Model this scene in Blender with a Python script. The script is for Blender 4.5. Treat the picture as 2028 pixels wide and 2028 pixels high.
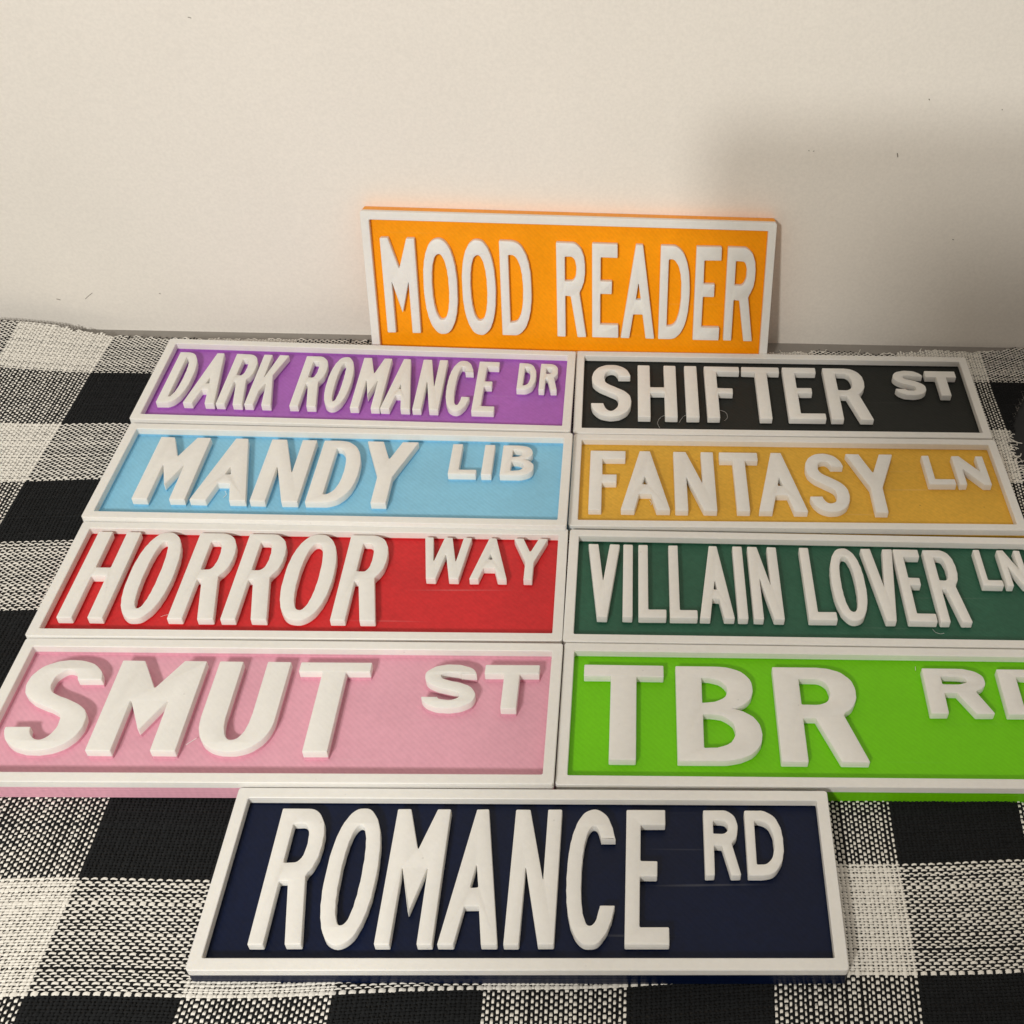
import bpy, bmesh, math, random
import numpy as np
from mathutils import Vector, Matrix
from mathutils.geometry import tessellate_polygon

random.seed(7); rng = np.random.default_rng(11)
for o in list(bpy.data.objects): bpy.data.objects.remove(o)
scene = bpy.context.scene
C = scene.collection
K = 0.23            # metres per sign length: every number below is in sign lengths

# ------------------------------------------------------------------ camera
PITCH, ROLL, CAMH = 0.737207, 0.071986, 1.762712
cp, sp, cr, sr = math.cos(PITCH), math.sin(PITCH), math.cos(ROLL), math.sin(ROLL)
fwd = Vector((0, cp, -sp)); rgt = Vector((1, 0, 0)); upv = rgt.cross(fwd)
r2 = rgt*cr + upv*sr; u2 = upv*cr - rgt*sr
cam_d = bpy.data.cameras.new("Camera"); cam = bpy.data.objects.new("Camera", cam_d); C.objects.link(cam)
M = Matrix((( r2.x, u2.x, -fwd.x, 0), (r2.y, u2.y, -fwd.y, 0), (r2.z, u2.z, -fwd.z, CAMH*K), (0, 0, 0, 1)))
cam.matrix_world = M
cam_d.sensor_width = 36; cam_d.lens = 36*2332.1586/2028; cam_d.shift_x = -338/2028
cam_d.clip_start = 0.01; cam_d.clip_end = 50
scene.camera = cam

# ------------------------------------------------------------------ world and lamps
w = bpy.data.worlds.new("World"); scene.world = w; w.use_nodes = True
bg = w.node_tree.nodes["Background"]; bg.inputs[0].default_value = (1.0, 0.90, 0.79, 1); bg.inputs[1].default_value = 0.36
def area(name, loc, target, size, power, col, shape='DISK', sy=None):
    d = bpy.data.lights.new(name, 'AREA'); d.shape = shape; d.size = size*K
    if sy: d.shape = 'RECTANGLE'; d.size_y = sy*K
    d.energy = power; d.color = col
    o = bpy.data.objects.new(name, d); C.objects.link(o)
    o.location = Vector(loc)*K
    o.rotation_euler = (Vector(target)-Vector(loc)).to_track_quat('-Z', 'Y').to_euler()
    return o
area("ceiling_bulb", (-1.05, -3.3, 3.3), (-0.4, 1.9, 0.1), 0.21, 6.3, (1.0, 0.99, 0.95))
area("ceiling_bulb", (-1.70, -3.5, 3.75), (-0.4, 1.9, 0.1), 0.50, 8.5, (1.0, 0.965, 0.895))
area("overhead_fill", (0.2, 0.2, 7.5), (0.0, 1.7, 0.0), 5.0, 0.8, (1.0, 0.96, 0.88), sy=3.5)  # unseen soft fill added from above to lighten the shadows
scene.view_settings.view_transform = 'Standard'; scene.view_settings.look = 'None'
scene.view_settings.exposure = 0.0; scene.view_settings.gamma = 1.0

# ------------------------------------------------------------------ materials
def newmat(name):
    m = bpy.data.materials.new(name); m.use_nodes = True
    nt = m.node_tree; b = nt.nodes["Principled BSDF"]
    return m, nt, b
def node(nt, t, **kw):
    n = nt.nodes.new(t)
    for k, v in kw.items(): setattr(n, k, v)
    return n
def plastic(name, col, rough=0.42, var=0.06, lines=0.25, scratches=0.0, spec=0.22, speck=0.0, sss=0.0, hatch=.02):
    """printed plastic: faint print lines at 45 degrees, layer lines on upright faces, mottled gloss"""
    m, nt, b = newmat(name); lk = nt.links.new
    tc = node(nt, 'ShaderNodeTexCoord'); geo = tc.outputs['Object']
    n1 = node(nt, 'ShaderNodeTexNoise'); n1.inputs['Scale'].default_value = 28; n1.inputs['Detail'].default_value = 5; lk(geo, n1.inputs['Vector'])
    n2 = node(nt, 'ShaderNodeTexNoise'); n2.inputs['Scale'].default_value = 420; n2.inputs['Detail'].default_value = 3; lk(geo, n2.inputs['Vector'])
    mr = node(nt, 'ShaderNodeMapRange'); mr.inputs[1].default_value = .3; mr.inputs[2].default_value = .7
    mr.inputs[3].default_value = 1-var; mr.inputs[4].default_value = 1+var; lk(n1.outputs[0], mr.inputs[0])
    mr2 = node(nt, 'ShaderNodeMapRange'); mr2.inputs[1].default_value = .3; mr2.inputs[2].default_value = .7
    mr2.inputs[3].default_value = 1-var*.7; mr2.inputs[4].default_value = 1+var*.7; lk(n2.outputs[0], mr2.inputs[0])
    mu = node(nt, 'ShaderNodeMath', operation='MULTIPLY'); lk(mr.outputs[0], mu.inputs[0]); lk(mr2.outputs[0], mu.inputs[1])
    vm = node(nt, 'ShaderNodeVectorMath', operation='SCALE'); vm.inputs[0].default_value = col[:3]; lk(mu.outputs[0], vm.inputs['Scale'])
    wv = node(nt, 'ShaderNodeTexWave', wave_type='BANDS', bands_direction='DIAGONAL'); wv.inputs['Scale'].default_value = 235
    wv.inputs['Distortion'].default_value = 1.2; wv.inputs['Detail'].default_value = 1.0; wv.inputs['Detail Scale'].default_value = .6
    mp = node(nt, 'ShaderNodeMapping'); mp.inputs['Scale'].default_value = (1, 1, 0.02); lk(geo, mp.inputs[0]); lk(mp.outputs[0], wv.inputs['Vector'])
    wz = node(nt, 'ShaderNodeTexWave', wave_type='BANDS', bands_direction='Z'); wz.inputs['Scale'].default_value = 260; wz.inputs['Distortion'].default_value = .5; lk(geo, wz.inputs['Vector'])
    ad = node(nt, 'ShaderNodeMath', operation='MULTIPLY_ADD'); lk(wv.outputs['Fac'], ad.inputs[0]); ad.inputs[1].default_value = .38; lk(wz.outputs['Fac'], ad.inputs[2])
    ad2 = node(nt, 'ShaderNodeMath', operation='MULTIPLY_ADD'); lk(n2.outputs[0], ad2.inputs[0]); ad2.inputs[1].default_value = 1.2; lk(ad.outputs[0], ad2.inputs[2])
    wm = node(nt, 'ShaderNodeMapRange'); wm.inputs[3].default_value = 1-hatch; wm.inputs[4].default_value = 1+hatch; lk(wv.outputs['Fac'], wm.inputs[0])
    vm2 = node(nt, 'ShaderNodeVectorMath', operation='SCALE'); lk(vm.outputs[0], vm2.inputs[0]); lk(wm.outputs[0], vm2.inputs['Scale'])
    out_col = vm2.outputs[0]
    bp = node(nt, 'ShaderNodeBump'); bp.inputs['Strength'].default_value = lines; bp.inputs['Distance'].default_value = 0.00012
    lk(ad2.outputs[0], bp.inputs['Height'])
    lk(bp.outputs[0], b.inputs['Normal'])
    if scratches:
        mp2 = node(nt, 'ShaderNodeMapping'); mp2.inputs['Rotation'].default_value = (0, 0, 0.62); mp2.inputs['Scale'].default_value = (6, 260, 1); lk(geo, mp2.inputs[0])
        ns = node(nt, 'ShaderNodeTexNoise'); ns.inputs['Scale'].default_value = 1.0; ns.inputs['Detail'].default_value = 2; lk(mp2.outputs[0], ns.inputs['Vector'])
        r = node(nt, 'ShaderNodeMapRange'); r.inputs[1].default_value = .64; r.inputs[2].default_value = .74; r.inputs[3].default_value = 0; r.inputs[4].default_value = scratches; lk(ns.outputs[0], r.inputs[0])
        nb = node(nt, 'ShaderNodeTexNoise'); nb.inputs['Scale'].default_value = 9; lk(geo, nb.inputs['Vector'])
        rb = node(nt, 'ShaderNodeMapRange'); rb.inputs[1].default_value = .48; rb.inputs[2].default_value = .62; lk(nb.outputs[0], rb.inputs[0])
        mm = node(nt, 'ShaderNodeMath', operation='MULTIPLY'); lk(r.outputs[0], mm.inputs[0]); lk(rb.outputs[0], mm.inputs[1])
        mx = node(nt, 'ShaderNodeMix', data_type='RGBA'); lk(mm.outputs[0], mx.inputs[0]); lk(out_col, mx.inputs[6]); mx.inputs[7].default_value = (.75, .74, .72, 1)
        out_col = mx.outputs[2]
    if speck:
        vo = node(nt, 'ShaderNodeTexVoronoi'); vo.inputs['Scale'].default_value = 95; lk(geo, vo.inputs['Vector'])
        sr_ = node(nt, 'ShaderNodeMapRange'); sr_.inputs[1].default_value = .02; sr_.inputs[2].default_value = .055; sr_.inputs[3].default_value = speck; sr_.inputs[4].default_value = 0; lk(vo.outputs['Distance'], sr_.inputs[0])
        mx = node(nt, 'ShaderNodeMix', data_type='RGBA'); lk(sr_.outputs[0], mx.inputs[0]); lk(out_col, mx.inputs[6]); mx.inputs[7].default_value = (.08, .06, .03, 1)
        out_col = mx.outputs[2]
    lk(out_col, b.inputs['Base Color'])
    rr = node(nt, 'ShaderNodeMapRange'); rr.inputs[3].default_value = rough-.07; rr.inputs[4].default_value = rough+.10; lk(n1.outputs[0], rr.inputs[0]); lk(rr.outputs[0], b.inputs['Roughness'])
    b.inputs['Specular IOR Level'].default_value = spec
    if sss:
        b.inputs['Subsurface Weight'].default_value = sss; b.inputs['Subsurface Radius'].default_value = (1, .9, .7); b.inputs['Subsurface Scale'].default_value = 0.0022
    return m
WHITE = plastic("white_plastic", (.81, .795, .755), rough=.46, var=.028, lines=.22, spec=.3, speck=.16, sss=.25, hatch=0)
COL = {
 'purple': plastic("purple_plastic", (.40, .135, .50), var=.07, lines=.55, scratches=.14, sss=.1),
 'blue':   plastic("sky_blue_plastic", (.25, .56, .76), var=.05, lines=.6, scratches=.06, sss=.1),
 'red':    plastic("red_plastic", (.60, .026, .030), var=.09, lines=.7, scratches=.2, sss=.1),
 'pink':   plastic("pink_plastic", (.73, .37, .46), var=.05, lines=.5, scratches=.10, sss=.1),
 'black':  plastic("black_plastic", (.018, .020, .018), var=.10, lines=.4, scratches=.02, rough=.5),
 'gold':   plastic("mustard_plastic", (.74, .42, .05), var=.09, lines=.75, scratches=.16, speck=.5),
 'green':  plastic("dark_green_plastic", (.030, .115, .070), var=.10, lines=.7, scratches=.08),
 'lime':   plastic("lime_plastic", (.17, .58, .004), var=.04, lines=.4, scratches=.02, sss=.1),
 'navy':   plastic("navy_plastic", (.0015, .006, .028), var=.15, lines=.5, scratches=.12, rough=.33),
 'orange': plastic("orange_plastic", (.97, .345, 0.0), var=.06, lines=.6, rough=.36, scratches=.05, sss=.1),
}
def cloth_mat(name, col, rough=.9, sheen=.2, nvar=.12):
    m, nt, b = newmat(name); lk = nt.links.new
    tc = node(nt, 'ShaderNodeTexCoord')
    n = node(nt, 'ShaderNodeTexNoise'); n.inputs['Scale'].default_value = 500; n.inputs['Detail'].default_value = 2; lk(tc.outputs['Object'], n.inputs['Vector'])
    r = node(nt, 'ShaderNodeMapRange'); r.inputs[3].default_value = 1-nvar; r.inputs[4].default_value = 1+nvar; lk(n.outputs[0], r.inputs[0])
    v = node(nt, 'ShaderNodeVectorMath', operation='SCALE'); v.inputs[0].default_value = col; lk(r.outputs[0], v.inputs['Scale']); lk(v.outputs[0], b.inputs['Base Color'])
    b.inputs['Roughness'].default_value = rough; b.inputs['Sheen Weight'].default_value = sheen; b.inputs['Specular IOR Level'].default_value = .1
    return m
YARN_W = cloth_mat("white_cotton", (.86, .83, .76)); YARN_B = cloth_mat("black_cotton", (.0125, .0135, .0145), nvar=.6, sheen=.06)
GAP_SHADE = cloth_mat("cloth_shadow_core", (.03, .028, .026), sheen=0)  # near-black colour painted in for the shade between threads

def wall_mat():
    m, nt, b = newmat("painted_wall"); lk = nt.links.new
    tc = node(nt, 'ShaderNodeTexCoord')
    n = node(nt, 'ShaderNodeTexNoise'); n.inputs['Scale'].default_value = 14; n.inputs['Detail'].default_value = 6; lk(tc.outputs['Object'], n.inputs['Vector'])
    n2 = node(nt, 'ShaderNodeTexNoise'); n2.inputs['Scale'].default_value = 600; n2.inputs['Detail'].default_value = 3; lk(tc.outputs['Object'], n2.inputs['Vector'])
    r = node(nt, 'ShaderNodeMapRange'); r.inputs[3].default_value = .97; r.inputs[4].default_value = 1.03; lk(n.outputs[0], r.inputs[0])
    r2_ = node(nt, 'ShaderNodeMapRange'); r2_.inputs[1].default_value = .3; r2_.inputs[2].default_value = .7; r2_.inputs[3].default_value = .965; r2_.inputs[4].default_value = 1.035; lk(n2.outputs[0], r2_.inputs[0])
    mu = node(nt, 'ShaderNodeMath', operation='MULTIPLY'); lk(r.outputs[0], mu.inputs[0]); lk(r2_.outputs[0], mu.inputs[1])
    v = node(nt, 'ShaderNodeVectorMath', operation='SCALE'); v.inputs[0].default_value = (.87, .825, .755); lk(mu.outputs[0], v.inputs['Scale'])
    vo = node(nt, 'ShaderNodeTexVoronoi'); vo.inputs['Scale'].default_value = 16; vo.inputs['Randomness'].default_value = 1; lk(tc.outputs['Object'], vo.inputs['Vector'])
    sr_ = node(nt, 'ShaderNodeMapRange'); sr_.inputs[1].default_value = .008; sr_.inputs[2].default_value = .016; sr_.inputs[3].default_value = .0; sr_.inputs[4].default_value = 0; lk(vo.outputs['Distance'], sr_.inputs[0])
    mx = node(nt, 'ShaderNodeMix', data_type='RGBA'); lk(sr_.outputs[0], mx.inputs[0]); lk(v.outputs[0], mx.inputs[6]); mx.inputs[7].default_value = (.25, .2, .16, 1)
    lk(mx.outputs[2], b.inputs['Base Color'])
    bp = node(nt, 'ShaderNodeBump'); bp.inputs['Strength'].default_value = .25; bp.inputs['Distance'].default_value = .0004
    n3 = node(nt, 'ShaderNodeTexNoise'); n3.inputs['Scale'].default_value = 120; n3.inputs['Detail'].default_value = 4; lk(tc.outputs['Object'], n3.inputs['Vector'])
    lk(n3.outputs[0], bp.inputs['Height']); lk(bp.outputs[0], b.inputs['Normal'])
    b.inputs['Roughness'].default_value = .55; b.inputs['Specular IOR Level'].default_value = .3
    return m
WALL = wall_mat()
def simple(name, col, rough=.6, spec=.3):
    m, nt, b = newmat(name)
    tc = node(nt, 'ShaderNodeTexCoord'); n = node(nt, 'ShaderNodeTexNoise'); n.inputs['Scale'].default_value = 90; n.inputs['Detail'].default_value = 5
    nt.links.new(tc.outputs['Object'], n.inputs['Vector'])
    r = node(nt, 'ShaderNodeMapRange'); r.inputs[3].default_value = .88; r.inputs[4].default_value = 1.12; nt.links.new(n.outputs[0], r.inputs[0])
    v = node(nt, 'ShaderNodeVectorMath', operation='SCALE'); v.inputs[0].default_value = col; nt.links.new(r.outputs[0], v.inputs['Scale']); nt.links.new(v.outputs[0], b.inputs['Base Color'])
    b.inputs['Roughness'].default_value = rough; b.inputs['Specular IOR Level'].default_value = spec
    return m

# ------------------------------------------------------------------ helpers
def link(name, me, mats, parent=None):
    o = bpy.data.objects.new(name, me); C.objects.link(o)
    for m in (mats if isinstance(mats, (list, tuple)) else [mats]): me.materials.append(m)
    if parent: o.parent = parent
    return o
def mesh_py(name, V, F, mats, parent=None, mi=None, sharp=35):
    me = bpy.data.meshes.new(name); me.from_pydata([tuple(c*K for c in v) for v in V], [], F)
    if mi: me.polygons.foreach_set('material_index', mi)
    me.polygons.foreach_set('use_smooth', [True]*len(F))
    me.update(); me.set_sharp_from_angle(angle=math.radians(sharp))
    return link(name, me, mats, parent)
def tube(pts, r, n=5):
    V = []; F = []
    pts = [Vector(p) for p in pts]
    for i, p in enumerate(pts):
        d = (pts[min(i+1, len(pts)-1)]-pts[max(i-1, 0)]).normalized()
        a = d.orthogonal().normalized(); b = d.cross(a)
        for k in range(n):
            t = 2*math.pi*k/n; V.append(p+(a*math.cos(t)+b*math.sin(t))*r)
        if i:
            for k in range(n):
                F.append(((i-1)*n+k, (i-1)*n+(k+1) % n, i*n+(k+1) % n, i*n+k))
    return V, F

# ------------------------------------------------------------------ glyph outlines (w wide, h high, sx / sy stroke thickness)
def sup(cx, cy, rx, ry, a0, a1, n, e=2.3):
    P = []
    for i in range(n+1):
        t = math.radians(a0+(a1-a0)*i/n); c, s = math.cos(t), math.sin(t)
        P.append((cx+rx*math.copysign(abs(c)**(2/e), c), cy+ry*math.copysign(abs(s)**(2/e), s)))
    return P
def glyph(ch, w, h, sx, sy):
    if ch == 'I': return [(0, 0), (w, 0), (w, h), (0, h)], []
    if ch == 'L': return [(0, 0), (w, 0), (w, sy), (sx, sy), (sx, h), (0, h)], []
    if ch == 'E':
        m0 = .545*h-sy/2; m1 = m0+sy*.96
        return [(0, 0), (w, 0), (w, sy), (sx, sy), (sx, m0), (.74*w, m0), (.74*w, m1), (sx, m1), (sx, h-sy), (.94*w, h-sy), (.94*w, h), (0, h)], []
    if ch == 'F':
        m0 = .52*h-sy/2; m1 = m0+sy*.96
        return [(0, 0), (sx, 0), (sx, m0), (.76*w, m0), (.76*w, m1), (sx, m1), (sx, h-sy), (w, h-sy), (w, h), (0, h)], []
    if ch == 'T':
        a = w/2-sx/2; return [(a, 0), (a+sx, 0), (a+sx, h-sy), (w, h-sy), (w, h), (0, h), (0, h-sy), (a, h-sy)], []
    if ch == 'H':
        m0 = .515*h-sy/2; m1 = m0+sy
        return [(0, 0), (sx, 0), (sx, m0), (w-sx, m0), (w-sx, 0), (w, 0), (w, h), (w-sx, h), (w-sx, m1), (sx, m1), (sx, h), (0, h)], []
    if ch in 'AV':
        f = 1.06*sx; ap = .84*sx if ch == 'A' else 1.02*sx
        k = (w/2-ap/2)/h                                    # slope of outer edge
        if ch == 'A':
            b0, b1 = .265*h, .265*h+sy*1.12
            ya = (w/2-f)/k
            out = [(0, 0), (f, 0), (f+k*b0, b0), (w-f-k*b0, b0), (w-f, 0), (w, 0), (w/2+ap/2, h), (w/2-ap/2, h)]
            hole = [(f+k*b1, b1), (w/2, ya), (w-f-k*b1, b1)] if ya > b1+.006 else None
            return out, ([hole] if hole else [])
        ya = h-(w/2-f)/k
        return [(w/2-ap/2, 0), (w/2+ap/2, 0), (w, h), (w-f, h), (w/2, ya), (f, h), (0, h)], []
    if ch == 'Y':
        f = 1.12*sx; j = .42*h; yc = h-(w/2-f)/(w/2-sx/2)*(h-j)
        return [(w/2-sx/2, 0), (w/2+sx/2, 0), (w/2+sx/2, j), (w, h), (w-f, h), (w/2, yc), (f, h), (0, h), (w/2-sx/2, j)], []
    if ch == 'M':
        return [(0, 0), (sx, 0), (sx, .555*h), (w/2, .215*h), (w-sx, .555*h), (w-sx, 0), (w, 0), (w, h), (w-sx*.93, h), (w/2, .68*h), (sx*.93, h), (0, h)], []
    if ch == 'N':
        return [(0, 0), (sx, 0), (sx, .56*h), (w-sx*1.04, 0), (w, 0), (w, h), (w-sx, h), (w-sx, .45*h), (sx*1.02, h), (0, h)], []
    if ch == 'W':
        a = .265*w; c = .735*w; b = .55*sx
        return [(a-b, 0), (a+b, 0), (w/2, .60*h), (c-b, 0), (c+b, 0), (w, h), (w-sx*.98, h), (c-.004*w, .40*h), (w/2+sx*.46, h), (w/2-sx*.46, h), (a+.004*w, .40*h), (sx*.98, h), (0, h)], []
    if ch == 'K':
        return [(0, 0), (sx, 0), (sx, .27*h), (sx+.17*w, .44*h), (w-1.08*sx, 0), (w, 0), (.64*w, .585*h), (w*.99, h), (w-1.16*sx, h), (sx, .53*h), (sx, h), (0, h)], []
    if ch == 'U':
        ro = min(.5*w*1.15, .42*h)
        out = [(0, h)]+sup(w/2, ro, w/2, ro, 180, 360, 22, 2.25)+[(w, h), (w-sx, h)]
        ri = ro-sy*.7
        out += [(x, y) for x, y in sup(w/2, sy*1.08+ri, w/2-sx, ri, 360, 180, 18, 2.2)]+[(sx, h)]
        return out, []
    if ch == 'O':
        return sup(w/2, h/2, w/2, h/2+.0008, 0, 354, 59, 2.28), [sup(w/2, h/2, w/2-sx, h/2-sy*1.08, 0, 352.5, 47, 2.2)]
    if ch == 'C':
        yh, yl = .765*h, .275*h
        O_ = sup(w/2, h/2, w/2, h/2+.0008, 0, 360, 160, 2.28); I_ = sup(w/2, h/2, w/2-sx, h/2-sy*1.08, 0, 360, 160, 2.2)
        keep = lambda p: not (p[0] > w/2 and yl < p[1] < yh)
        o2 = [p for p in O_[:-1] if keep(p)][::2]; i2 = [p for p in I_[:-1] if keep(p)][::3]
        def at(cx, rx, ry, y, e): return cx+rx*(1-abs((y-h/2)/ry)**e)**(1/e)
        oh = (at(w/2, w/2, h/2, yh, 2.28), yh); ol = (at(w/2, w/2, h/2, yl, 2.28), yl)
        ih = (at(w/2, w/2-sx, h/2-sy*1.08, yh, 2.2), yh); il = (at(w/2, w/2-sx, h/2-sy*1.08, yl, 2.2), yl)
        return [oh]+o2+[ol, il]+i2[::-1]+[ih], []
    if ch == 'D':
        rx = .64*w
        out = [(0, 0)]+sup(w-rx, h/2, rx, h/2, -90, 90, 30, 2.35)+[(0, h)]
        return out, [[(sx, sy)]+sup(w-rx, h/2, rx-sx, h/2-sy, -90, 90, 24, 2.3)+[(sx, h-sy)]]
    if ch == 'B':
        j = .535*h; x1 = w; x2 = .93*w
        lo = sup(w*.46, j/2+.01*h, x1-w*.46, j/2+.01*h, -90, 72, 18, 2.3)
        hi = sup(w*.46, (h+j)/2-.008*h, x2-w*.46, (h-j)/2+.008*h, -66, 90, 18, 2.3)
        ho = lambda y0, y1, xr: [(sx, y0)]+sup(max(sx+.002, xr-sx-.30*w), (y0+y1)/2, min(.30*w, xr-2*sx-.002), (y1-y0)/2, -90, 90, 14, 2.2)+[(sx, y1)]
        return [(0, 0)]+lo+hi+[(0, h)], [ho(sy*1.02, j-sy*.46, x1), ho(j+sy*.5, h-sy, x2)]
    if ch == 'R':
        g0 = .445*h; hb = g0+1.12*sy; rx0 = .765*w; wr = .965*w; cxb = .50*w; cyb = (g0+h)/2+.006*h
        arc = sup(cxb, cyb, wr-cxb, h-cyb, -90, 90, 60, 2.3)
        arc = [p for p in arc if not (p[1] < cyb and p[0] < rx0+.03*w)][::2]
        out = [(0, 0), (sx, 0), (sx, g0), (rx0-1.04*sx, g0), (w-1.06*sx, 0), (w, 0), (rx0+.015*w, g0+.035*h)]+arc+[(0, h)]
        xi = wr-1.03*sx; rr = min(.5*(xi-sx)+.15*w*0, xi-sx-.001)*1.0
        hole = [(sx, hb)]+sup(xi-rr, (hb+h-sy)/2, rr, (h-sy-hb)/2, -90, 90, 16, 2.25)+[(sx, h-sy)]
        return out, [hole]
    if ch == 'S':
        sy = min(sy, .19*h); rx = w/2-sx/2; ru = .262*h-sy/2; cu = h-sy/2-ru; rl = .285*h-sy/2; cl = sy/2+rl
        top = sup(w/2, cu, rx*.97, ru, 8, 196, 26, 2.15)
        bot = sup(w/2, cl, rx, rl, 16, -172, 26, 2.15)
        p0, p1, p2, p3 = Vector(top[-2]), Vector(top[-1]), Vector(bot[0]), Vector(bot[1])
        t0 = (p1-p0).normalized(); t1 = (p3-p2).normalized(); d = (p2-p1).length
        mid = []
        for i in range(1, 14):
            t = i/14; a = 2*t**3-3*t**2+1; b_ = t**3-2*t**2+t; c_ = -2*t**3+3*t**2; e_ = t**3-t**2
            q = p1*a+t0*d*.95*b_+p2*c_+t1*d*.95*e_; mid.append((q.x, q.y))
        path = [Vector((x/sx, y/sy)) for x, y in top+mid+bot]
        Lf, Rt = [], []
        for i, p in enumerate(path):
            d_ = (path[min(i+1, len(path)-1)]-path[max(i-1, 0)]).normalized()
            if i == 0 or i == len(path)-1: d_ = Vector((0, 1 if i == 0 else 1))
            n_ = Vector((-d_.y, d_.x)); tt = abs(i/(len(path)-1)-.5); th = .5*(1.0+.06*max(0, 1-tt*5))
            q = p+n_*th; s_ = p-n_*th
            Lf.append((q.x*sx, q.y*sy)); Rt.append((s_.x*sx, s_.y*sy))
        return Rt+Lf[::-1], []
    raise ValueError(ch)
def area2(P): return sum(P[i][0]*P[(i+1) % len(P)][1]-P[(i+1) % len(P)][0]*P[i][1] for i in range(len(P)))
def clean(P, eps=2e-5):
    Q = []
    for p in P:
        if not Q or (abs(p[0]-Q[-1][0])+abs(p[1]-Q[-1][1])) > eps: Q.append(p)
    if abs(Q[0][0]-Q[-1][0])+abs(Q[0][1]-Q[-1][1]) < eps: Q.pop()
    return Q
def fillet(P, r):
    n = len(P); Q = []
    for i in range(n):
        a, b, c = Vector(P[i-1]), Vector(P[i]), Vector(P[(i+1) % n])
        u, v = a-b, c-b; lu, lv = u.length, v.length; u = u/lu; v = v/lv
        ang = math.acos(max(-1, min(1, u.dot(v))))
        if ang > math.radians(152): Q.append((b.x, b.y)); continue
        t = min(r/math.tan(ang/2), lu*.42, lv*.42, r*2.2); p0, p1 = b+u*t, b+v*t
        for k in range(4):
            s = k/3; q = p0*(1-s)**2+b*2*s*(1-s)+p1*s*s; Q.append((q.x, q.y))
    return Q
def inset(P, d):
    n = len(P); Q = []
    for i in range(n):
        a, b, c = Vector(P[i-1]), Vector(P[i]), Vector(P[(i+1) % n])
        e0 = (b-a).normalized(); e1 = (c-b).normalized()
        n0 = Vector((-e0.y, e0.x)); n1 = Vector((-e1.y, e1.x)); m = n0+n1
        if m.length < 1e-4: Q.append((b.x, b.y)); continue
        m.normalize(); k = d/max(.5, m.dot(n0)); Q.append((b.x+m.x*k, b.y+m.y*k))
    return Q
def prism_mesh(name, loops, zs, mats, parent, ins=0.0009, slots=None):
    """loops: outer ccw then holes cw; zs: rising levels; slots[i] material of side band i; top gets the last"""
    V = []; F = []; MI = []; tops = []
    for P in loops:
        n = len(P); rings = []
        for k, z in enumerate(zs):
            Q = inset(P, ins) if k == len(zs)-1 else (inset(P, ins*.32) if k == len(zs)-2 else P)
            rings.append(len(V)); V += [(x, y, z) for x, y in Q]
        for k in range(len(zs)-1):
            for i in range(n):
                j = (i+1) % n; F.append((rings[k]+i, rings[k]+j, rings[k+1]+j, rings[k+1]+i)); MI.append(slots[k])
        tops.append((rings[-1], n))
    polys = [[Vector(V[s+i]) for i in range(n)] for s, n in tops]
    idx = [s+i for s, n in tops for i in range(n)]
    for t in tessellate_polygon(polys):
        a, b, c = [idx[q] for q in t]
        A, B, Cc = Vector(V[a]), Vector(V[b]), Vector(V[c])
        if (B-A).cross(Cc-A).z < 0: a, b, c = a, c, b
        F.append((a, b, c)); MI.append(slots[-1])
    return mesh_py(name, V, F, mats, parent, MI)

# ------------------------------------------------------------------ measured layout of the signs
T = 0.04704; SWAP = 0.66*T
FR = {
 "purple":[[-1.27116,2.06314,0.00602],[0.99728,0.07371,-0.00277],[-0.07371,0.99728,0.00711],[0.0,0.0,1.0]],
 "blue":[[-1.23972,1.73321,0.00682],[0.99717,0.07519,0.0029],[-0.07519,0.99717,-0.01245],[0.0,0.0,1.0]],
 "red":[[-1.20935,1.41232,0.00212],[0.99646,0.08406,-0.0011],[-0.08406,0.99646,-0.01635],[0.0,0.0,1.0]],
 "pink":[[-1.18348,1.09577,-0.00325],[0.99744,0.07155,0.01186],[-0.07155,0.99744,0.00312],[0.0,0.0,1.0]],
 "black":[[-0.26953,2.15462,-0.01472],[0.9964,0.08475,0.00871],[-0.08475,0.9964,0.034],[0.0,0.0,1.0]],
 "gold":[[-0.24174,1.83038,-0.00981],[0.99685,0.07926,0.01056],[-0.07926,0.99685,-0.01428],[0.0,0.0,1.0]],
 "green":[[-0.21177,1.49577,0.00066],[0.99711,0.07591,0.00098],[-0.07591,0.99711,-0.01785],[0.0,0.0,1.0]],
 "lime":[[-0.18483,1.17457,-0.00265],[0.9974,0.07208,0.00438],[-0.07208,0.9974,0.01146],[0.0,0.0,1.0]],
 "navy":[[-0.6924,0.80806,-0.0124],[0.99772,0.06749,0.01557],[-0.06749,0.99772,0.01572],[0.0,0.0,1.0]],
 "orange":[[-0.8135,2.4809,-0.0032],[0.99733,0.07253,0.0079],[-0.02424,0.22721,0.97354],[0.06882,-0.97114,0.22837]]
}
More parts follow.
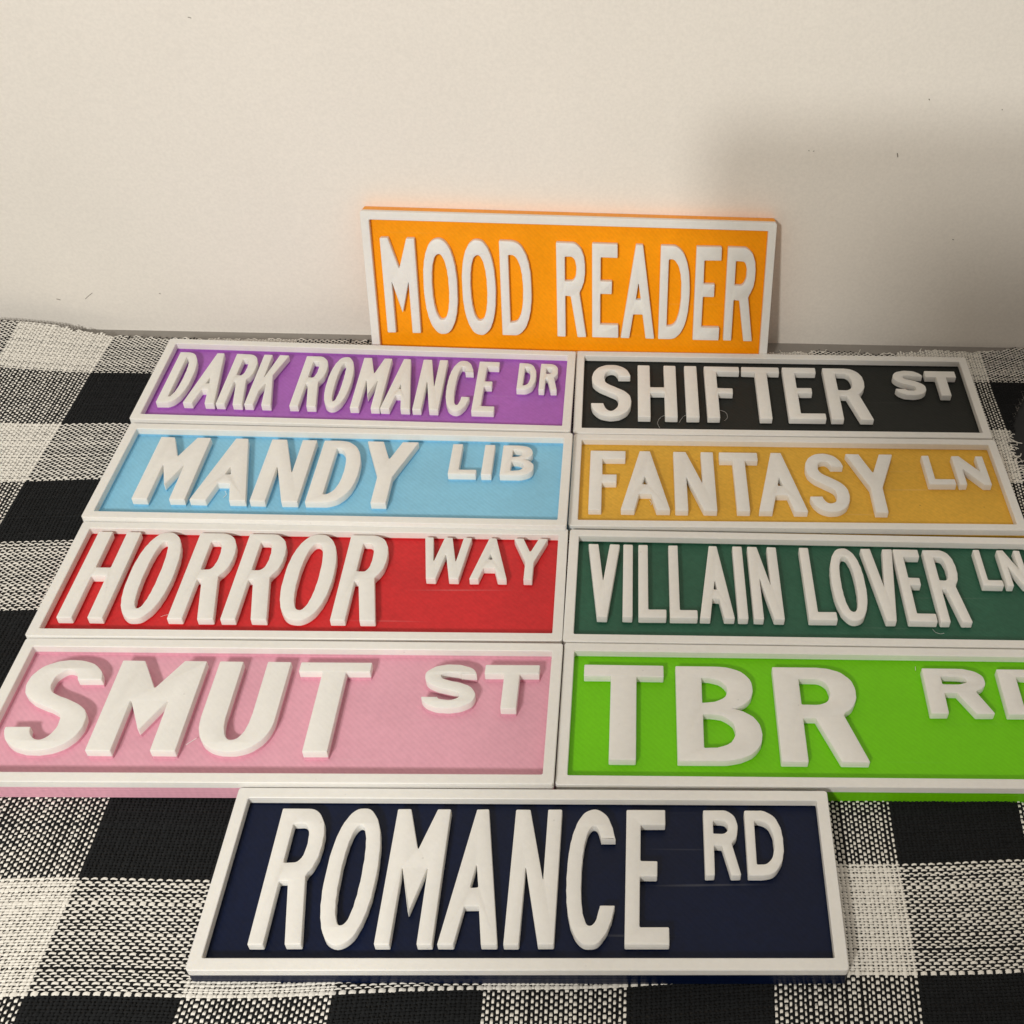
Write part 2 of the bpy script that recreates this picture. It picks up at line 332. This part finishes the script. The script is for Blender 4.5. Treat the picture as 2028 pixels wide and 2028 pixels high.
LT = {
 "purple":{"base":0.0647,"cap":0.2649,"main":[["D",0.0405,0.0959],["A",0.1012,0.1728],["R",0.1757,0.2361],["K",0.241,0.3024],["R",0.3438,0.405],["O",0.4122,0.4692],["M",0.4828,0.5513],["A",0.553,0.6223],["N",0.6274,0.6876],["C",0.6968,0.758],["E",0.7648,0.8178]],"sx":0.0205,"sy":0.0169,"small":[["D",0.8634,0.9074],["R",0.9164,0.961]],"sbase":0.1553,"scap":0.2631,"ssx":0.0142,"ssy":0.017},
 "blue":{"base":0.0609,"cap":0.2724,"main":[["M",0.0823,0.1924],["A",0.2017,0.3192],["N",0.3271,0.4273],["D",0.4431,0.538],["Y",0.5396,0.6547]],"sx":0.0325,"sy":0.0267,"small":[["L",0.7318,0.7931],["I",0.8038,0.8267],["B",0.8449,0.9182]],"sbase":0.1636,"scap":0.2696,"ssx":0.0227,"ssy":0.0159},
 "red":{"base":0.0478,"cap":0.2903,"main":[["H",0.0404,0.1259],["O",0.1393,0.2252],["R",0.245,0.332],["R",0.3448,0.4323],["O",0.4401,0.5367],["R",0.5517,0.6382]],"sx":0.0285,"sy":0.0247,"small":[["W",0.7038,0.8008],["A",0.806,0.8818],["Y",0.8884,0.9598]],"sbase":0.1655,"scap":0.2876,"ssx":0.0176,"ssy":0.0226},
 "pink":{"base":0.0635,"cap":0.2656,"main":[["S",0.0407,0.1725],["M",0.1938,0.3464],["U",0.3701,0.5006],["T",0.5181,0.6485]],"sx":0.0432,"sy":0.0233,"small":[["S",0.7494,0.8465],["T",0.8586,0.9596]],"sbase":0.1605,"scap":0.2629,"ssx":0.0287,"ssy":0.0222},
 "black":{"base":0.0629,"cap":0.2646,"main":[["S",0.0398,0.1367],["H",0.1534,0.2484],["I",0.2697,0.3008],["F",0.3201,0.4084],["T",0.4144,0.5093],["E",0.5176,0.6076],["R",0.6203,0.7233]],"sx":0.0301,"sy":0.0215,"small":[["S",0.7954,0.8734],["T",0.8807,0.9594]],"sbase":0.1604,"scap":0.2591,"ssx":0.0254,"ssy":0.0246},
 "gold":{"base":0.0543,"cap":0.2589,"main":[["F",0.0411,0.1216],["A",0.1115,0.22],["N",0.2311,0.323],["T",0.337,0.4256],["A",0.4151,0.5238],["S",0.5325,0.6224],["Y",0.6321,0.7434]],"sx":0.0284,"sy":0.0288,"small":[["L",0.8108,0.8738],["N",0.8815,0.9557]],"sbase":0.1526,"scap":0.2561,"ssx":0.0174,"ssy":0.0192},
 "green":{"base":0.0664,"cap":0.2761,"main":[["V",0.041,0.1068],["I",0.1136,0.1335],["L",0.1454,0.2006],["L",0.2081,0.263],["A",0.2668,0.3363],["I",0.3431,0.3632],["N",0.3745,0.4357],["L",0.4846,0.5418],["O",0.5426,0.6124],["V",0.6162,0.6841],["E",0.6861,0.7437],["R",0.7499,0.8146]],"sx":0.0198,"sy":0.0224,"small":[["L",0.8594,0.9034],["N",0.9108,0.9613]],"sbase":0.1716,"scap":0.2794,"ssx":0.014,"ssy":0.0168},
 "lime":{"base":0.052,"cap":0.2667,"main":[["T",0.0399,0.1892],["B",0.2122,0.3663],["R",0.3962,0.5548]],"sx":0.0481,"sy":0.0279,"small":[["R",0.6839,0.8052],["D",0.8291,0.9495]],"sbase":0.1616,"scap":0.2692,"ssx":0.0338,"ssy":0.0192},
 "navy":{"base":0.0409,"cap":0.2801,"main":[["R",0.082,0.1633],["O",0.1762,0.2571],["M",0.2726,0.361],["A",0.3685,0.4607],["N",0.4698,0.5472],["C",0.5609,0.6422],["E",0.6555,0.7251]],"sx":0.0237,"sy":0.029,"small":[["R",0.7849,0.8437],["D",0.8546,0.9166]],"sbase":0.1588,"scap":0.2805,"ssx":0.0156,"ssy":0.0202},
 "orange":{"base":0.0639,"cap":0.3046,"main":[["M",0.0413,0.1238],["O",0.1391,0.2211],["O",0.2331,0.3148],["D",0.3276,0.4031],["R",0.4654,0.5379],["E",0.5529,0.6189],["A",0.6253,0.7103],["D",0.72,0.7949],["E",0.8078,0.8737],["R",0.885,0.9585]],"sx":0.0207,"sy":0.0336}
}
HEI = dict(pink=.3172, orange=.3682)
DEPTH = dict(purple=.44, blue=.45, red=.41, pink=.49, black=.40, gold=.36, green=.42, lime=.38, navy=.40, orange=.38)
WORDS = dict(purple='DARK ROMANCE DR', blue='MANDY LIB', red='HORROR WAY', pink='SMUT ST', black='SHIFTER ST', gold='FANTASY LN',
             green='VILLAIN LOVER LN', lime='TBR RD', navy='ROMANCE RD', orange='MOOD READER')
LABEL = dict(purple='purple sign with raised white letters DARK ROMANCE DR, lying in the back row',
 blue='sky blue sign with raised white letters MANDY LIB, below the purple one',
 red='red sign with raised white letters HORROR WAY, above the pink one',
 pink='pink sign with wide raised white letters SMUT ST, at the left front',
 black='black sign with raised white letters SHIFTER ST, right of the purple one',
 gold='mustard yellow sign with raised white letters FANTASY LN',
 green='dark green sign with raised white letters VILLAIN LOVER LN',
 lime='lime green sign with wide raised white letters TBR RD',
 navy='navy blue sign with raised white letters ROMANCE RD, lying alone at the front',
 orange='orange sign with raised white letters MOOD READER, standing against the wall')

def rrect(x0, y0, x1, y1, r, n=4):
    P = []
    for cx, cy, a in ((x1-r, y0+r, -90), (x1-r, y1-r, 0), (x0+r, y1-r, 90), (x0+r, y0+r, 180)):
        for i in range(n+1):
            t = math.radians(a+90*i/n); P.append((cx+r*math.cos(t), cy+r*math.sin(t)))
    return P
def build_sign(key):
    o_, ex, ey, ez = [Vector(v) for v in FR[key]]
    ex.normalize(); ey = (ey-ex*ex.dot(ey)).normalized(); ez = ex.cross(ey)
    root = bpy.data.objects.new('street_sign', None); C.objects.link(root)
    root.matrix_world = Matrix(((ex.x, ey.x, ez.x, o_.x*K), (ex.y, ey.y, ez.y, o_.y*K), (ex.z, ey.z, ez.z, o_.z*K), (0, 0, 0, 1)))
    root.empty_display_size = .02
    root['label'] = LABEL[key]; root['category'] = 'sign'; root['group'] = 'raised letter street signs'
    H = HEI.get(key, .3198); fw = .0198; zp = T*(1-DEPTH[key]); col = COL[key]
    # coloured base: tray up to the colour change, panel sunk in it
    out = rrect(0, 0, 1, H, .0055); inn = rrect(fw, fw, 1-fw, H-fw, .003)
    V = []; F = []
    n = len(out)
    for P, z in ((out, .0015), (out, SWAP), (inn, SWAP), (inn, min(zp, SWAP-.0004))):
        V += [(x, y, z) for x, y in P]
    for k in range(3):
        for i in range(n):
            j = (i+1) % n; F.append((k*n+i, k*n+j, (k+1)*n+j, (k+1)*n+i))
    F.append(tuple(3*n+i for i in range(n)))
    base_in = inset(out, .0015); s = len(V); V += [(x, y, 0) for x, y in base_in]
    for i in range(n):
        j = (i+1) % n; F.append((s+i, s+j, j, i))
    F.append(tuple(s+i for i in range(n))[::-1])
    mesh_py('base_plate', V, F, col, root)
    # white frame above the colour change
    b = .0011
    V = []; F = []
    oi = inset(out, b); ii = rrect(fw-b, fw-b, 1-fw+b, H-fw+b, .0038)
    for P, z in ((inn, SWAP), (inn, T-b), (ii, T), (oi, T), (out, T-b), (out, SWAP)):
        V += [(x, y, z) for x, y in P]
    for k in range(5):
        for i in range(n):
            j = (i+1) % n; F.append((k*n+j, k*n+i, (k+1)*n+i, (k+1)*n+j)[::-1])
    me = mesh_py('frame', V, F, WHITE, root)
    bm = bmesh.new(); bm.from_mesh(me.data); bmesh.ops.recalc_face_normals(bm, faces=bm.faces); bm.to_mesh(me.data); bm.free()
    d = LT[key]
    def put(ch, u0, u1, v0, v1, sx, sy):
        w_, h_ = u1-u0, v1-v0
        if ch == 'I': sx = w_
        outl, holes = glyph(ch, w_, h_, sx, sy)
        loops = []
        for q, P in enumerate([outl]+holes):
            P = clean(P)
            if (area2(P) > 0) != (q == 0): P = P[::-1]
            P = clean(fillet(P, .0024))
            wob = .00034
            ph = random.uniform(0, 6)
            P = [(x+u0+wob*math.sin(y*310+ph), y+v0+wob*math.sin(x*290+ph*2)) for x, y in P]
            loops.append(P)
        zt = T+random.uniform(-.0003, .0003)
        if SWAP-zp > .0006: zs = [zp-.0006, SWAP, zt-.0018, zt-.0006, zt]; sl = [1, 0, 0, 0]
        else: zs = [zp-.0006, zt-.0018, zt-.0006, zt]; sl = [0, 0, 0]
        ob = prism_mesh('letter', loops, zs, [WHITE, col], root, .0018, sl)
        ob['label'] = 'raised white letter ' + ch
    for ch, a, b_ in d['main']: put(ch, a, b_, d['base'], d['cap'], d['sx'], d['sy'])
    for ch, a, b_ in d.get('small', []): put(ch, a, b_, d['sbase'], d['scap'], d['ssx'], d['ssy'])
    return root, zp
SIGNS = {}
LT['purple']['sy'] = .0215
ORDER = ['orange', 'purple', 'black', 'blue', 'gold', 'red', 'green', 'pink', 'lime', 'navy']

# ------------------------------------------------------------------ wall, table
wp0 = Vector((-.8224, 2.5646, 0)); wp1 = Vector((.1749, 2.6371, 0)); wd = (wp1-wp0).normalized(); wn = Vector((wd.y, -wd.x, 0))   # wn points to the camera
wbase = wp0 - wn*.0015
def wallpt(s, z, off=0): return wbase+wd*s+wn*off+Vector((0, 0, z))
V = [wallpt(-6, -.03), wallpt(7, -.03), wallpt(7, 6), wallpt(-6, 6), wallpt(-6, -.03, -.3), wallpt(7, -.03, -.3), wallpt(7, 6, -.3), wallpt(-6, 6, -.3)]
wall = mesh_py('wall', V, [(0, 1, 2, 3), (5, 4, 7, 6), (4, 0, 3, 7), (1, 5, 6, 2), (3, 2, 6, 7), (4, 5, 1, 0)], WALL)
wall['kind'] = 'structure'
def table_z(x): return -.006+.013*x
TABLE = simple('grey_laminate', (.29, .27, .245), .5)
V = [(-4, -1.2), (4, -1.2), (4, 3.4), (-4, 3.4)]
tv = [(x, y, table_z(x)-.001) for x, y in V]+[(x, y, table_z(x)-.16) for x, y in V]
tab = mesh_py('tabletop', tv, [(0, 1, 2, 3), (7, 6, 5, 4), (0, 4, 5, 1), (1, 5, 6, 2), (2, 6, 7, 3), (3, 7, 4, 0)], TABLE)
tab['kind'] = 'structure'
# scuffs and specks on the wall (s along the wall, z, length, tilt)
SC = simple('grey_scuff', (.20, .17, .14), .7)
def on_wall(px, py):
    d = (r2*((px-1352)/2332.16)+u2*(-(py-1014)/2332.16)+fwd); o = Vector((0, 0, CAMH))
    t = (wbase-o).dot(wn)/d.dot(wn); p = o+d*t; return (p-wbase).dot(wd), p.z
for (a, b_, r) in (((169, 592), (183, 580), .0007), ((112, 592), (120, 594), .0010), ((1839, 196), (1841, 198), .0014), ((1777, 303), (1778, 311), .0012),
                   ((372, 34), (379, 36), .0008), ((1601, 298), (1603, 299), .0008), ((1610, 300), (1613, 299), .0008), ((1984, 216), (1985, 218), .001), ((1886, 474), (1889, 475), .0009), ((315, 581), (318, 582), .0009)):
    s0, z0 = on_wall(*a); s1, z1 = on_wall(*b_)
    mid = wallpt((s0+s1)/2, (z0+z1)/2+.0006, .0002)
    Vt, Ft = tube([wallpt(s0, z0, .0001), mid, wallpt(s1, z1, .0001)], r, 6)
    o = mesh_py('scuff_mark', Vt, Ft, SC, wall)

for k_ in ORDER: SIGNS[k_] = build_sign(k_)

# ------------------------------------------------------------------ the checked cloth, woven thread by thread
def st2xy(s, t):
    x = (-.93+.2245*s-.065*(-.095+.1975*t))/(1+.0065); y = .855+.1*x+.1975*t
    x = x+.005*np.sin(y*5.1+1)+.0028*np.sin(y*13+x*5); y = y+.004*np.sin(x*4.3)+.0032*np.sin(x*11+2+y*4)
    return x, y
def smooth(a, b, v):
    t = np.clip((v-a)/(b-a), 0, 1); return t*t*(3-2*t)
def cloth_z(x, y):
    z = np.maximum(-.0035, table_z(x)+.0035)
    z = z+.062*smooth(-1.42, -1.78, x)*smooth(1.72, 2.75, y)                          # lifted left back corner
    z = z+.006*np.exp(-((y-.1*x-2.47)/.035)**2)*smooth(.15, .35, x)*(.6+.4*np.sin(x*14))   # ruck along the back edge
    z = z+.0045*smooth(.55, .9, x)*smooth(1.0, .7, y)*(1+np.sin(y*20+x*9))
    z = z+.0026*(np.sin(x*9+y*6)+np.sin(x*4-y*11))*smooth(.15, -.25, y*0+1-np.abs(x+.2))
    return z
def back_edge(x): return 2.462+.1*(x+1.38)+.035*smooth(-1.55, -1.75, x)+.006*np.sin(x*23)*smooth(-1.0, .3, x)-.030*smooth(-.2, .1, x)*smooth(1.1, .5, x)
NOTCH = [(1.3, 2.62), (.90, 2.56), (.851, 2.477), (.812, 2.38), (.788, 2.30), (.781, 2.25), (.783, 2.21), (.797, 2.159), (.835, 2.12), (.87, 2.09), (1.3, 2.02)]
def in_notch(x, y):
    ins = np.zeros(x.shape, bool); n = len(NOTCH)
    for i in range(n):
        x1, y1 = NOTCH[i]; x2, y2 = NOTCH[(i+1) % n]
        c = ((y1 > y) != (y2 > y)) & (x < (x2-x1)*(y-y1)/(y2-y1+1e-12)+x1); ins ^= c
    return ins
def under_sign(x, y, m):
    u_ = np.zeros(x.shape, bool)
    for k_ in ORDER[1:]:
        o_, ex, ey, ez = FR[k_]; dx, dy = x-o_[0], y-o_[1]
        a = dx*ex[0]+dy*ex[1]; b = dx*ey[0]+dy*ey[1]; u_ |= (a > m) & (a < 1-m) & (b > m) & (b < HEI.get(k_, .3198)-m)
    return u_
NW, NF = 30, 37
si = np.arange(-5*NW, int(9.9*NW)); tj = np.arange(-int(1.6*NF), int(8.9*NF))
I, J = np.meshgrid(si, tj, indexing='ij'); I = I.ravel(); J = J.ravel()
wj = rng.normal(0, .10, 4000); wjt = rng.normal(1, .17, 4000); wjt[rng.random(4000) < .05] *= 1.35
wi = rng.normal(0, .06, 4000); wit = rng.normal(1, .12, 4000)
S = (I+.5+wi[I+2000])/NW; Tt = (J+.5+wj[J+2000])/NF
X, Y = st2xy(S, Tt)
# keep what lies on the table in and a little round the picture
ddx, ddy, ddz = X, Y, -CAMH
qx = ddx*r2.x+ddy*r2.y+ddz*r2.z; qy = ddx*u2.x+ddy*u2.y+ddz*u2.z; qz = ddx*fwd.x+ddy*fwd.y+ddz*fwd.z
px = 1352+2332.16*qx/qz; py = 1014-2332.16*qy/qz
fray = rng.normal(0, .003, X.shape)
ok = (px > -330) & (px < 3600) & (py < 2330) & (Y < back_edge(X)+fray) & ~in_notch(X+fray, Y) & ~under_sign(X, Y, .03) & (qz > .2)
I, J, S, Tt = I[ok], J[ok], S[ok], Tt[ok]
warp_black = (I//NW) % 2 == 0; weft_white = (J//NF) % 2 == 0
warp_top = (I+J) % 2 == 0
white = np.where(warp_top, ~warp_black, weft_white)
N = len(I)
A = np.array([-1, -.62, -.3, 0, .3, .62, 1.0]); Cc = np.array([-1, 0, 1.0])
aa, cc = np.meshgrid(A, Cc, indexing='ij'); aa = aa.ravel(); cc = cc.ravel()      # 21
ftk = rng.normal(1, .11, (N, 1)); sk = rng.normal(0, .07, (N, 1))
wid_w = .285*wit[I+2000][:, None]*ftk; wid_f = .335*wjt[J+2000][:, None]*ftk
open_ = (~warp_black & weft_white)[:, None]
wid_w = np.where(open_, wid_w*1.12, wid_w); wid_f = np.where(open_, wid_f*1.02, wid_f)
cap = (.80+.20*np.cos(aa*1.9))[None, :]
ds = np.where(warp_top[:, None], cc[None]*wid_w*cap+sk*aa[None]*.3, aa[None]*1.0)
dt = np.where(warp_top[:, None], aa[None]*1.0, cc[None]*wid_f*cap+sk*aa[None]*.35)
PS = S[:, None]+ds/NW; PT = Tt[:, None]+dt/NF
PX, PY = st2xy(PS, PT)
amp = np.where(warp_top, .00125, .00155)[:, None]
PZ = cloth_z(PX, PY)+amp*np.cos(aa[None]*math.pi)-.0010*cc[None]**2+.0014+rng.normal(0, .00012, (N, 1))
co = np.stack([PX, PY, PZ], -1).reshape(-1, 3)*K
quad = []
for a in range(6):
    for c in range(2): quad.append((a*3+c, (a+1)*3+c, (a+1)*3+c+1, a*3+c+1))
quad = np.array(quad)
fq = (quad[None]+(np.arange(N)*21)[:, None, None]).reshape(-1, 4)
# orientation up
def grid_mesh(name, co, fq, mi, mats, parent):
    me = bpy.data.meshes.new(name)
    me.vertices.add(len(co)); me.vertices.foreach_set('co', co.astype(np.float32).ravel())
    me.loops.add(fq.size); me.loops.foreach_set('vertex_index', fq.astype(np.int32).ravel())
    me.polygons.add(len(fq)); me.polygons.foreach_set('loop_start', (np.arange(len(fq))*4).astype(np.int32))
    if mi is not None: me.polygons.foreach_set('material_index', mi.astype(np.int32))
    me.polygons.foreach_set('use_smooth', np.ones(len(fq), bool))
    me.update(calc_edges=True); me.validate()
    return link(name, me, mats, parent)
cloth = bpy.data.objects.new('tablecloth', None); C.objects.link(cloth); cloth.empty_display_size = .02
cloth.location = (0, 1.5*K, 0)
cloth['label'] = 'black and white checked woven cotton cloth spread under the signs, creased at the back'; cloth['category'] = 'tablecloth'
co[:, 1] -= 1.5*K
mi = np.repeat(np.where(white, 0, 1), 12)
th = grid_mesh('woven_threads', co, fq, mi, [YARN_W, YARN_B], cloth); th['kind'] = 'stuff'
print('THREADS', N, 'tris', N*24)
# dark core under the threads, its colour standing in for shade in the weave gaps
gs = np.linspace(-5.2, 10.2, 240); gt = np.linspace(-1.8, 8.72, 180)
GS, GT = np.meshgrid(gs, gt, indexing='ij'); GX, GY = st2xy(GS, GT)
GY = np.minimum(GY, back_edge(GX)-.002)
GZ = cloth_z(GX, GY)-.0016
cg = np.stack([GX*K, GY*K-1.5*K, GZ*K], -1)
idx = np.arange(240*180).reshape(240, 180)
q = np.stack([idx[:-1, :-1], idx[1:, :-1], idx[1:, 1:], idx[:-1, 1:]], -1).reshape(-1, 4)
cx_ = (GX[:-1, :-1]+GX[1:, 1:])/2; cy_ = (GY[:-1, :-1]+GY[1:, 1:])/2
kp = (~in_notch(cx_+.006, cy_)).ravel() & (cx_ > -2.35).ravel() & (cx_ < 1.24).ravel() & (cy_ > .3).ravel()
core = grid_mesh('weave_gap_shade', cg.reshape(-1, 3), q[kp], None, [GAP_SHADE], cloth)
# frayed ends
VV = []; FF = []; MI = []
def fringe(x, y, dx, dy, z):
    L_ = random.uniform(.012, .032); k = len(VV)
    a = math.atan2(dy, dx)+random.gauss(0, .35); pts = []
    for i in range(4):
        t = i/3; pts.append((x+math.cos(a)*L_*t, y-1.5+math.sin(a)*L_*t, z+.0015-.002*t*t+random.uniform(0, .0012))); a += random.gauss(0, .25)
    v, f = tube(pts, .0011, 5); VV.extend(v); FF.extend([tuple(q_+k for q_ in ff) for ff in f])
for i in range(len(NOTCH)-1):
    (x1, y1), (x2, y2) = NOTCH[i], NOTCH[i+1]
    if x1 > 1 or x2 > 1: continue
    m = max(2, int(math.hypot(x2-x1, y2-y1)/.0075)); yy = (y1+y2)/2
    if 2.09 < yy < 2.32:
        for k in range(m):
            t = k/m; x = x1+(x2-x1)*t; y = y1+(y2-y1)*t
            if random.random() < .85: fringe(x-.004, y, 1, .25, float(cloth_z(np.array(x), np.array(y))))
for x in np.arange(.2, .8, .009):
    if random.random() < .13: fringe(float(x), float(back_edge(x))-.004, .6, .5, float(cloth_z(np.array(x), np.array(2.6))))
me = bpy.data.meshes.new('frayed_ends'); me.from_pydata([tuple(c*K for c in v) for v in VV], [], FF); me.polygons.foreach_set('use_smooth', [True]*len(FF)); me.update()
fo = link('frayed_ends', me, [YARN_W], cloth); fo['kind'] = 'stuff'

# ------------------------------------------------------------------ plain black cloth at the right edge
nv = [(1.9, 2.66), (.96, 2.60), (.874, 2.53), (.848, 2.46), (.806, 2.37), (.772, 2.27), (.766, 2.20), (.775, 2.12), (.82, 2.02), (1.9, 1.6)]
PB = clean(fillet(nv[::-1], .03))
if area2(PB) < 0: PB = PB[::-1]
BLK = cloth_mat('plain_black_cloth', (.020, .021, .022), nvar=.25)
def bz(x, y): return table_z(x)+.0004
Vb = []; Fb = []
n = len(PB); cxm = sum(p[0] for p in PB)/n; cym = sum(p[1] for p in PB)/n
for f_, dz in ((1, 0), (1, .0012), (.992, .0018)):
    Vb += [(cxm+(x-cxm)*f_, cym+(y-cym)*f_, table_z(x)+dz-.0008) for x, y in PB]
for k in range(2):
    for i in range(n): j = (i+1) % n; Fb.append((k*n+i, k*n+j, (k+1)*n+j, (k+1)*n+i))
tri = tessellate_polygon([[Vector(Vb[2*n+i]) for i in range(n)]])
for t in tri:
    a, b, c = [2*n+q_ for q_ in t]
    if (Vector(Vb[b])-Vector(Vb[a])).cross(Vector(Vb[c])-Vector(Vb[a])).z < 0: b, c = c, b
    Fb.append((a, b, c))
bo = mesh_py('black_cloth', Vb, Fb, BLK)
bo['label'] = 'plain black cloth showing past the frayed edge of the checked cloth, at the right edge'; bo['category'] = 'cloth'

# ------------------------------------------------------------------ wisps of filament left on the signs
def wisp(key, pts, r=.00030):
    root, zp = SIGNS[key]
    P = []
    for i in range(len(pts)-1):
        a = Vector(pts[max(i-1, 0)]); b = Vector(pts[i]); c = Vector(pts[i+1]); d = Vector(pts[min(i+2, len(pts)-1)])
        for k in range(5):
            t = k/5; P.append(.5*((2*b)+(c-a)*t+(2*a-5*b+4*c-d)*t*t+(3*b-a-3*c+d)*t**3))
    P.append(Vector(pts[-1]))
    v, f = tube([(p.x, p.y, zp+.0006+p.z) for p in P], r, 4)
    mesh_py('filament_wisp', v, f, WHITE, root)
wisp('black', [(.205, .044, 0), (.200, .060, .002), (.208, .078, .004), (.222, .088, .004)])
wisp('black', [(.252, .062, .002), (.262, .080, .005), (.272, .087, .006)])
wisp('black', [(.352, .107, .005), (.366, .102, .003), (.370, .085, .001), (.362, .073, 0)])
wisp('red', [(.226, .066, .004), (.236, .072, .003), (.250, .071, .004)])
wisp('green', [(.735, .062, .002), (.739, .055, .001), (.748, .050, .001), (.757, .052, .001)])
wisp('pink', [(.352, .092, .001), (.360, .098, .003), (.368, .104, .005)], .0006)
wisp('gold', [(.176, .100, .004), (.180, .092, .002), (.178, .084, .004)], .0007)
wisp('blue', [(.262, .108, .006), (.266, .100, .002), (.262, .092, .001)], .0006)
wisp('lime', [(.675, .272, .006), (.676, .279, .005), (.677, .284, .003)], .0006)

# ------------------------------------------------------------------ the photographer, outside the picture, whose shadow falls to the right
def loft_body():
    """one closed figure: torso, neck and head lofted, arms as tapered tubes, fused by a voxel remesh"""
    bm = bmesh.new()
    def loft(rings, n=24):
        prev = None
        for (cx, cy, cz, rx, ry) in rings:
            r = [bm.verts.new(((cx+rx*math.copysign(abs(math.cos(t))**.8, math.cos(t)))*K, (cy+ry*math.copysign(abs(math.sin(t))**.8, math.sin(t)))*K, cz*K)) for t in [2*math.pi*i/n for i in range(n)]]
            if prev:
                for i in range(n): bm.faces.new((prev[i], prev[(i+1) % n], r[(i+1) % n], r[i]))
            else: bm.faces.new(r[::-1])
            prev = r
        bm.faces.new(prev)
    loft([(0, -1.95, -1.9, .66, .40), (0, -1.95, -.9, .72, .42), (0, -1.95, .1, .66, .40), (0, -1.93, 1.1, .72, .40), (0, -1.92, 1.8, .76, .36), (-.01, -1.90, 2.2, .775, .28), (-.04, -1.90, 2.40, .81, .20), (-.04, -1.90, 2.49, .78, .13),
          (0, -1.92, 2.56, .40, .20), (0, -1.90, 2.64, .26, .26), (0, -1.87, 2.82, .25, .27), (0, -1.81, 2.92, .30, .40), (0, -1.83, 3.18, .35, .46), (0, -1.85, 3.51, .36, .47), (0, -1.87, 3.74, .28, .38), (0, -1.89, 3.86, .12, .18)])
    loft([(0, -1.36, 3.18, .05, .10), (0, -1.35, 3.22, .07, .10), (0, -1.40, 3.42, .03, .05)], 10)     # nose
    def limb(P, n=14):
        V, F = [], []
        prev = None
        for i, (x, y, z, r) in enumerate(P):
            d = (Vector(P[min(i+1, len(P)-1)][:3])-Vector(P[max(i-1, 0)][:3])).normalized(); a = d.cross(Vector((0, 0, 1))).normalized(); b = d.cross(a)
            rr = [bm.verts.new((Vector((x, y, z))+(a*math.cos(t)+b*math.sin(t))*r)*K) for t in [2*math.pi*k/n for k in range(n)]]
            if prev:
                for k in range(n): bm.faces.new((prev[k], prev[(k+1) % n], rr[(k+1) % n], rr[k]))
            else: bm.faces.new(rr[::-1])
            prev = rr
        bm.faces.new(prev)
    limb([(-.58, -1.92, 2.2, .18), (-.66, -1.92, 1.4, .17), (-.70, -1.84, .3, .14), (-.70, -1.7, -.6, .10), (-.70, -1.68, -.9, .11)])      # left arm hanging
    for sx_, hx in ((1, .44),):
        limb([(.60*sx_, -1.92, 2.15, .22), (.72*sx_, -1.6, 1.6, .17), (.84*sx_, -1.25, 1.12, .15), (.82*sx_, -1.12, 1.12, .14), (.62*sx_+.06, -.70, 1.34, .12), (hx, -.30, 1.56, .085), (hx, -.16, 1.62, .10), (hx, -.09, 1.68, .09)])
        for k in range(4):
            limb([(hx, -.14, 1.60+.045*k, .032), (hx+.06*sx_, -.10, 1.62+.045*k, .032), (hx+.08*sx_, -.045, 1.64+.045*k, .028), (hx+.02*sx_, -.02, 1.65+.045*k, .024)], 8)
        limb([(hx, -.14, 1.62, .036), (hx-.08*sx_, -.13, 1.66, .034), (hx-.15*sx_, -.105, 1.70, .026)], 8)
    bmesh.ops.recalc_face_normals(bm, faces=bm.faces)
    bmesh.ops.translate(bm, verts=bm.verts, vec=(0, 0, 0))
    me = bpy.data.meshes.new('person'); bm.to_mesh(me); bm.free()
    o = bpy.data.objects.new('person', me); C.objects.link(o)
    rm = o.modifiers.new('remesh', 'REMESH'); rm.mode = 'VOXEL'; rm.voxel_size = .013*K; rm.use_smooth_shade = True
    sm = o.modifiers.new('smooth', 'SMOOTH'); sm.iterations = 2; sm.factor = .5
    me.materials.append(simple('dark_shirt', (.10, .10, .11), .9))
    return o
person = loft_body()
person['label'] = 'person in a dark shirt holding up a phone behind the camera'; person['category'] = 'person'
ph = rrect(-.485, -.28, .50, .045, .05, 5)
pn = len(ph); Vp = []; Fp = []
for z in (-.07, -.035):
    Vp += [Vector((0, 0, CAMH))+r2*x+u2*y+fwd*z for x, y in ph]
for i in range(pn): j = (i+1) % pn; Fp.append((i, j, pn+j, pn+i))
Fp.append(tuple(range(pn))[::-1]); Fp.append(tuple(pn+i for i in range(pn)))
phone = mesh_py('phone', Vp, Fp, simple('black_glass', (.02, .02, .02), .2, .5))
phone['label'] = 'black phone held sideways in front of the person'; phone['category'] = 'phone'

scene.render.engine = 'CYCLES'
scene.render.resolution_x = 1024; scene.render.resolution_y = 1024
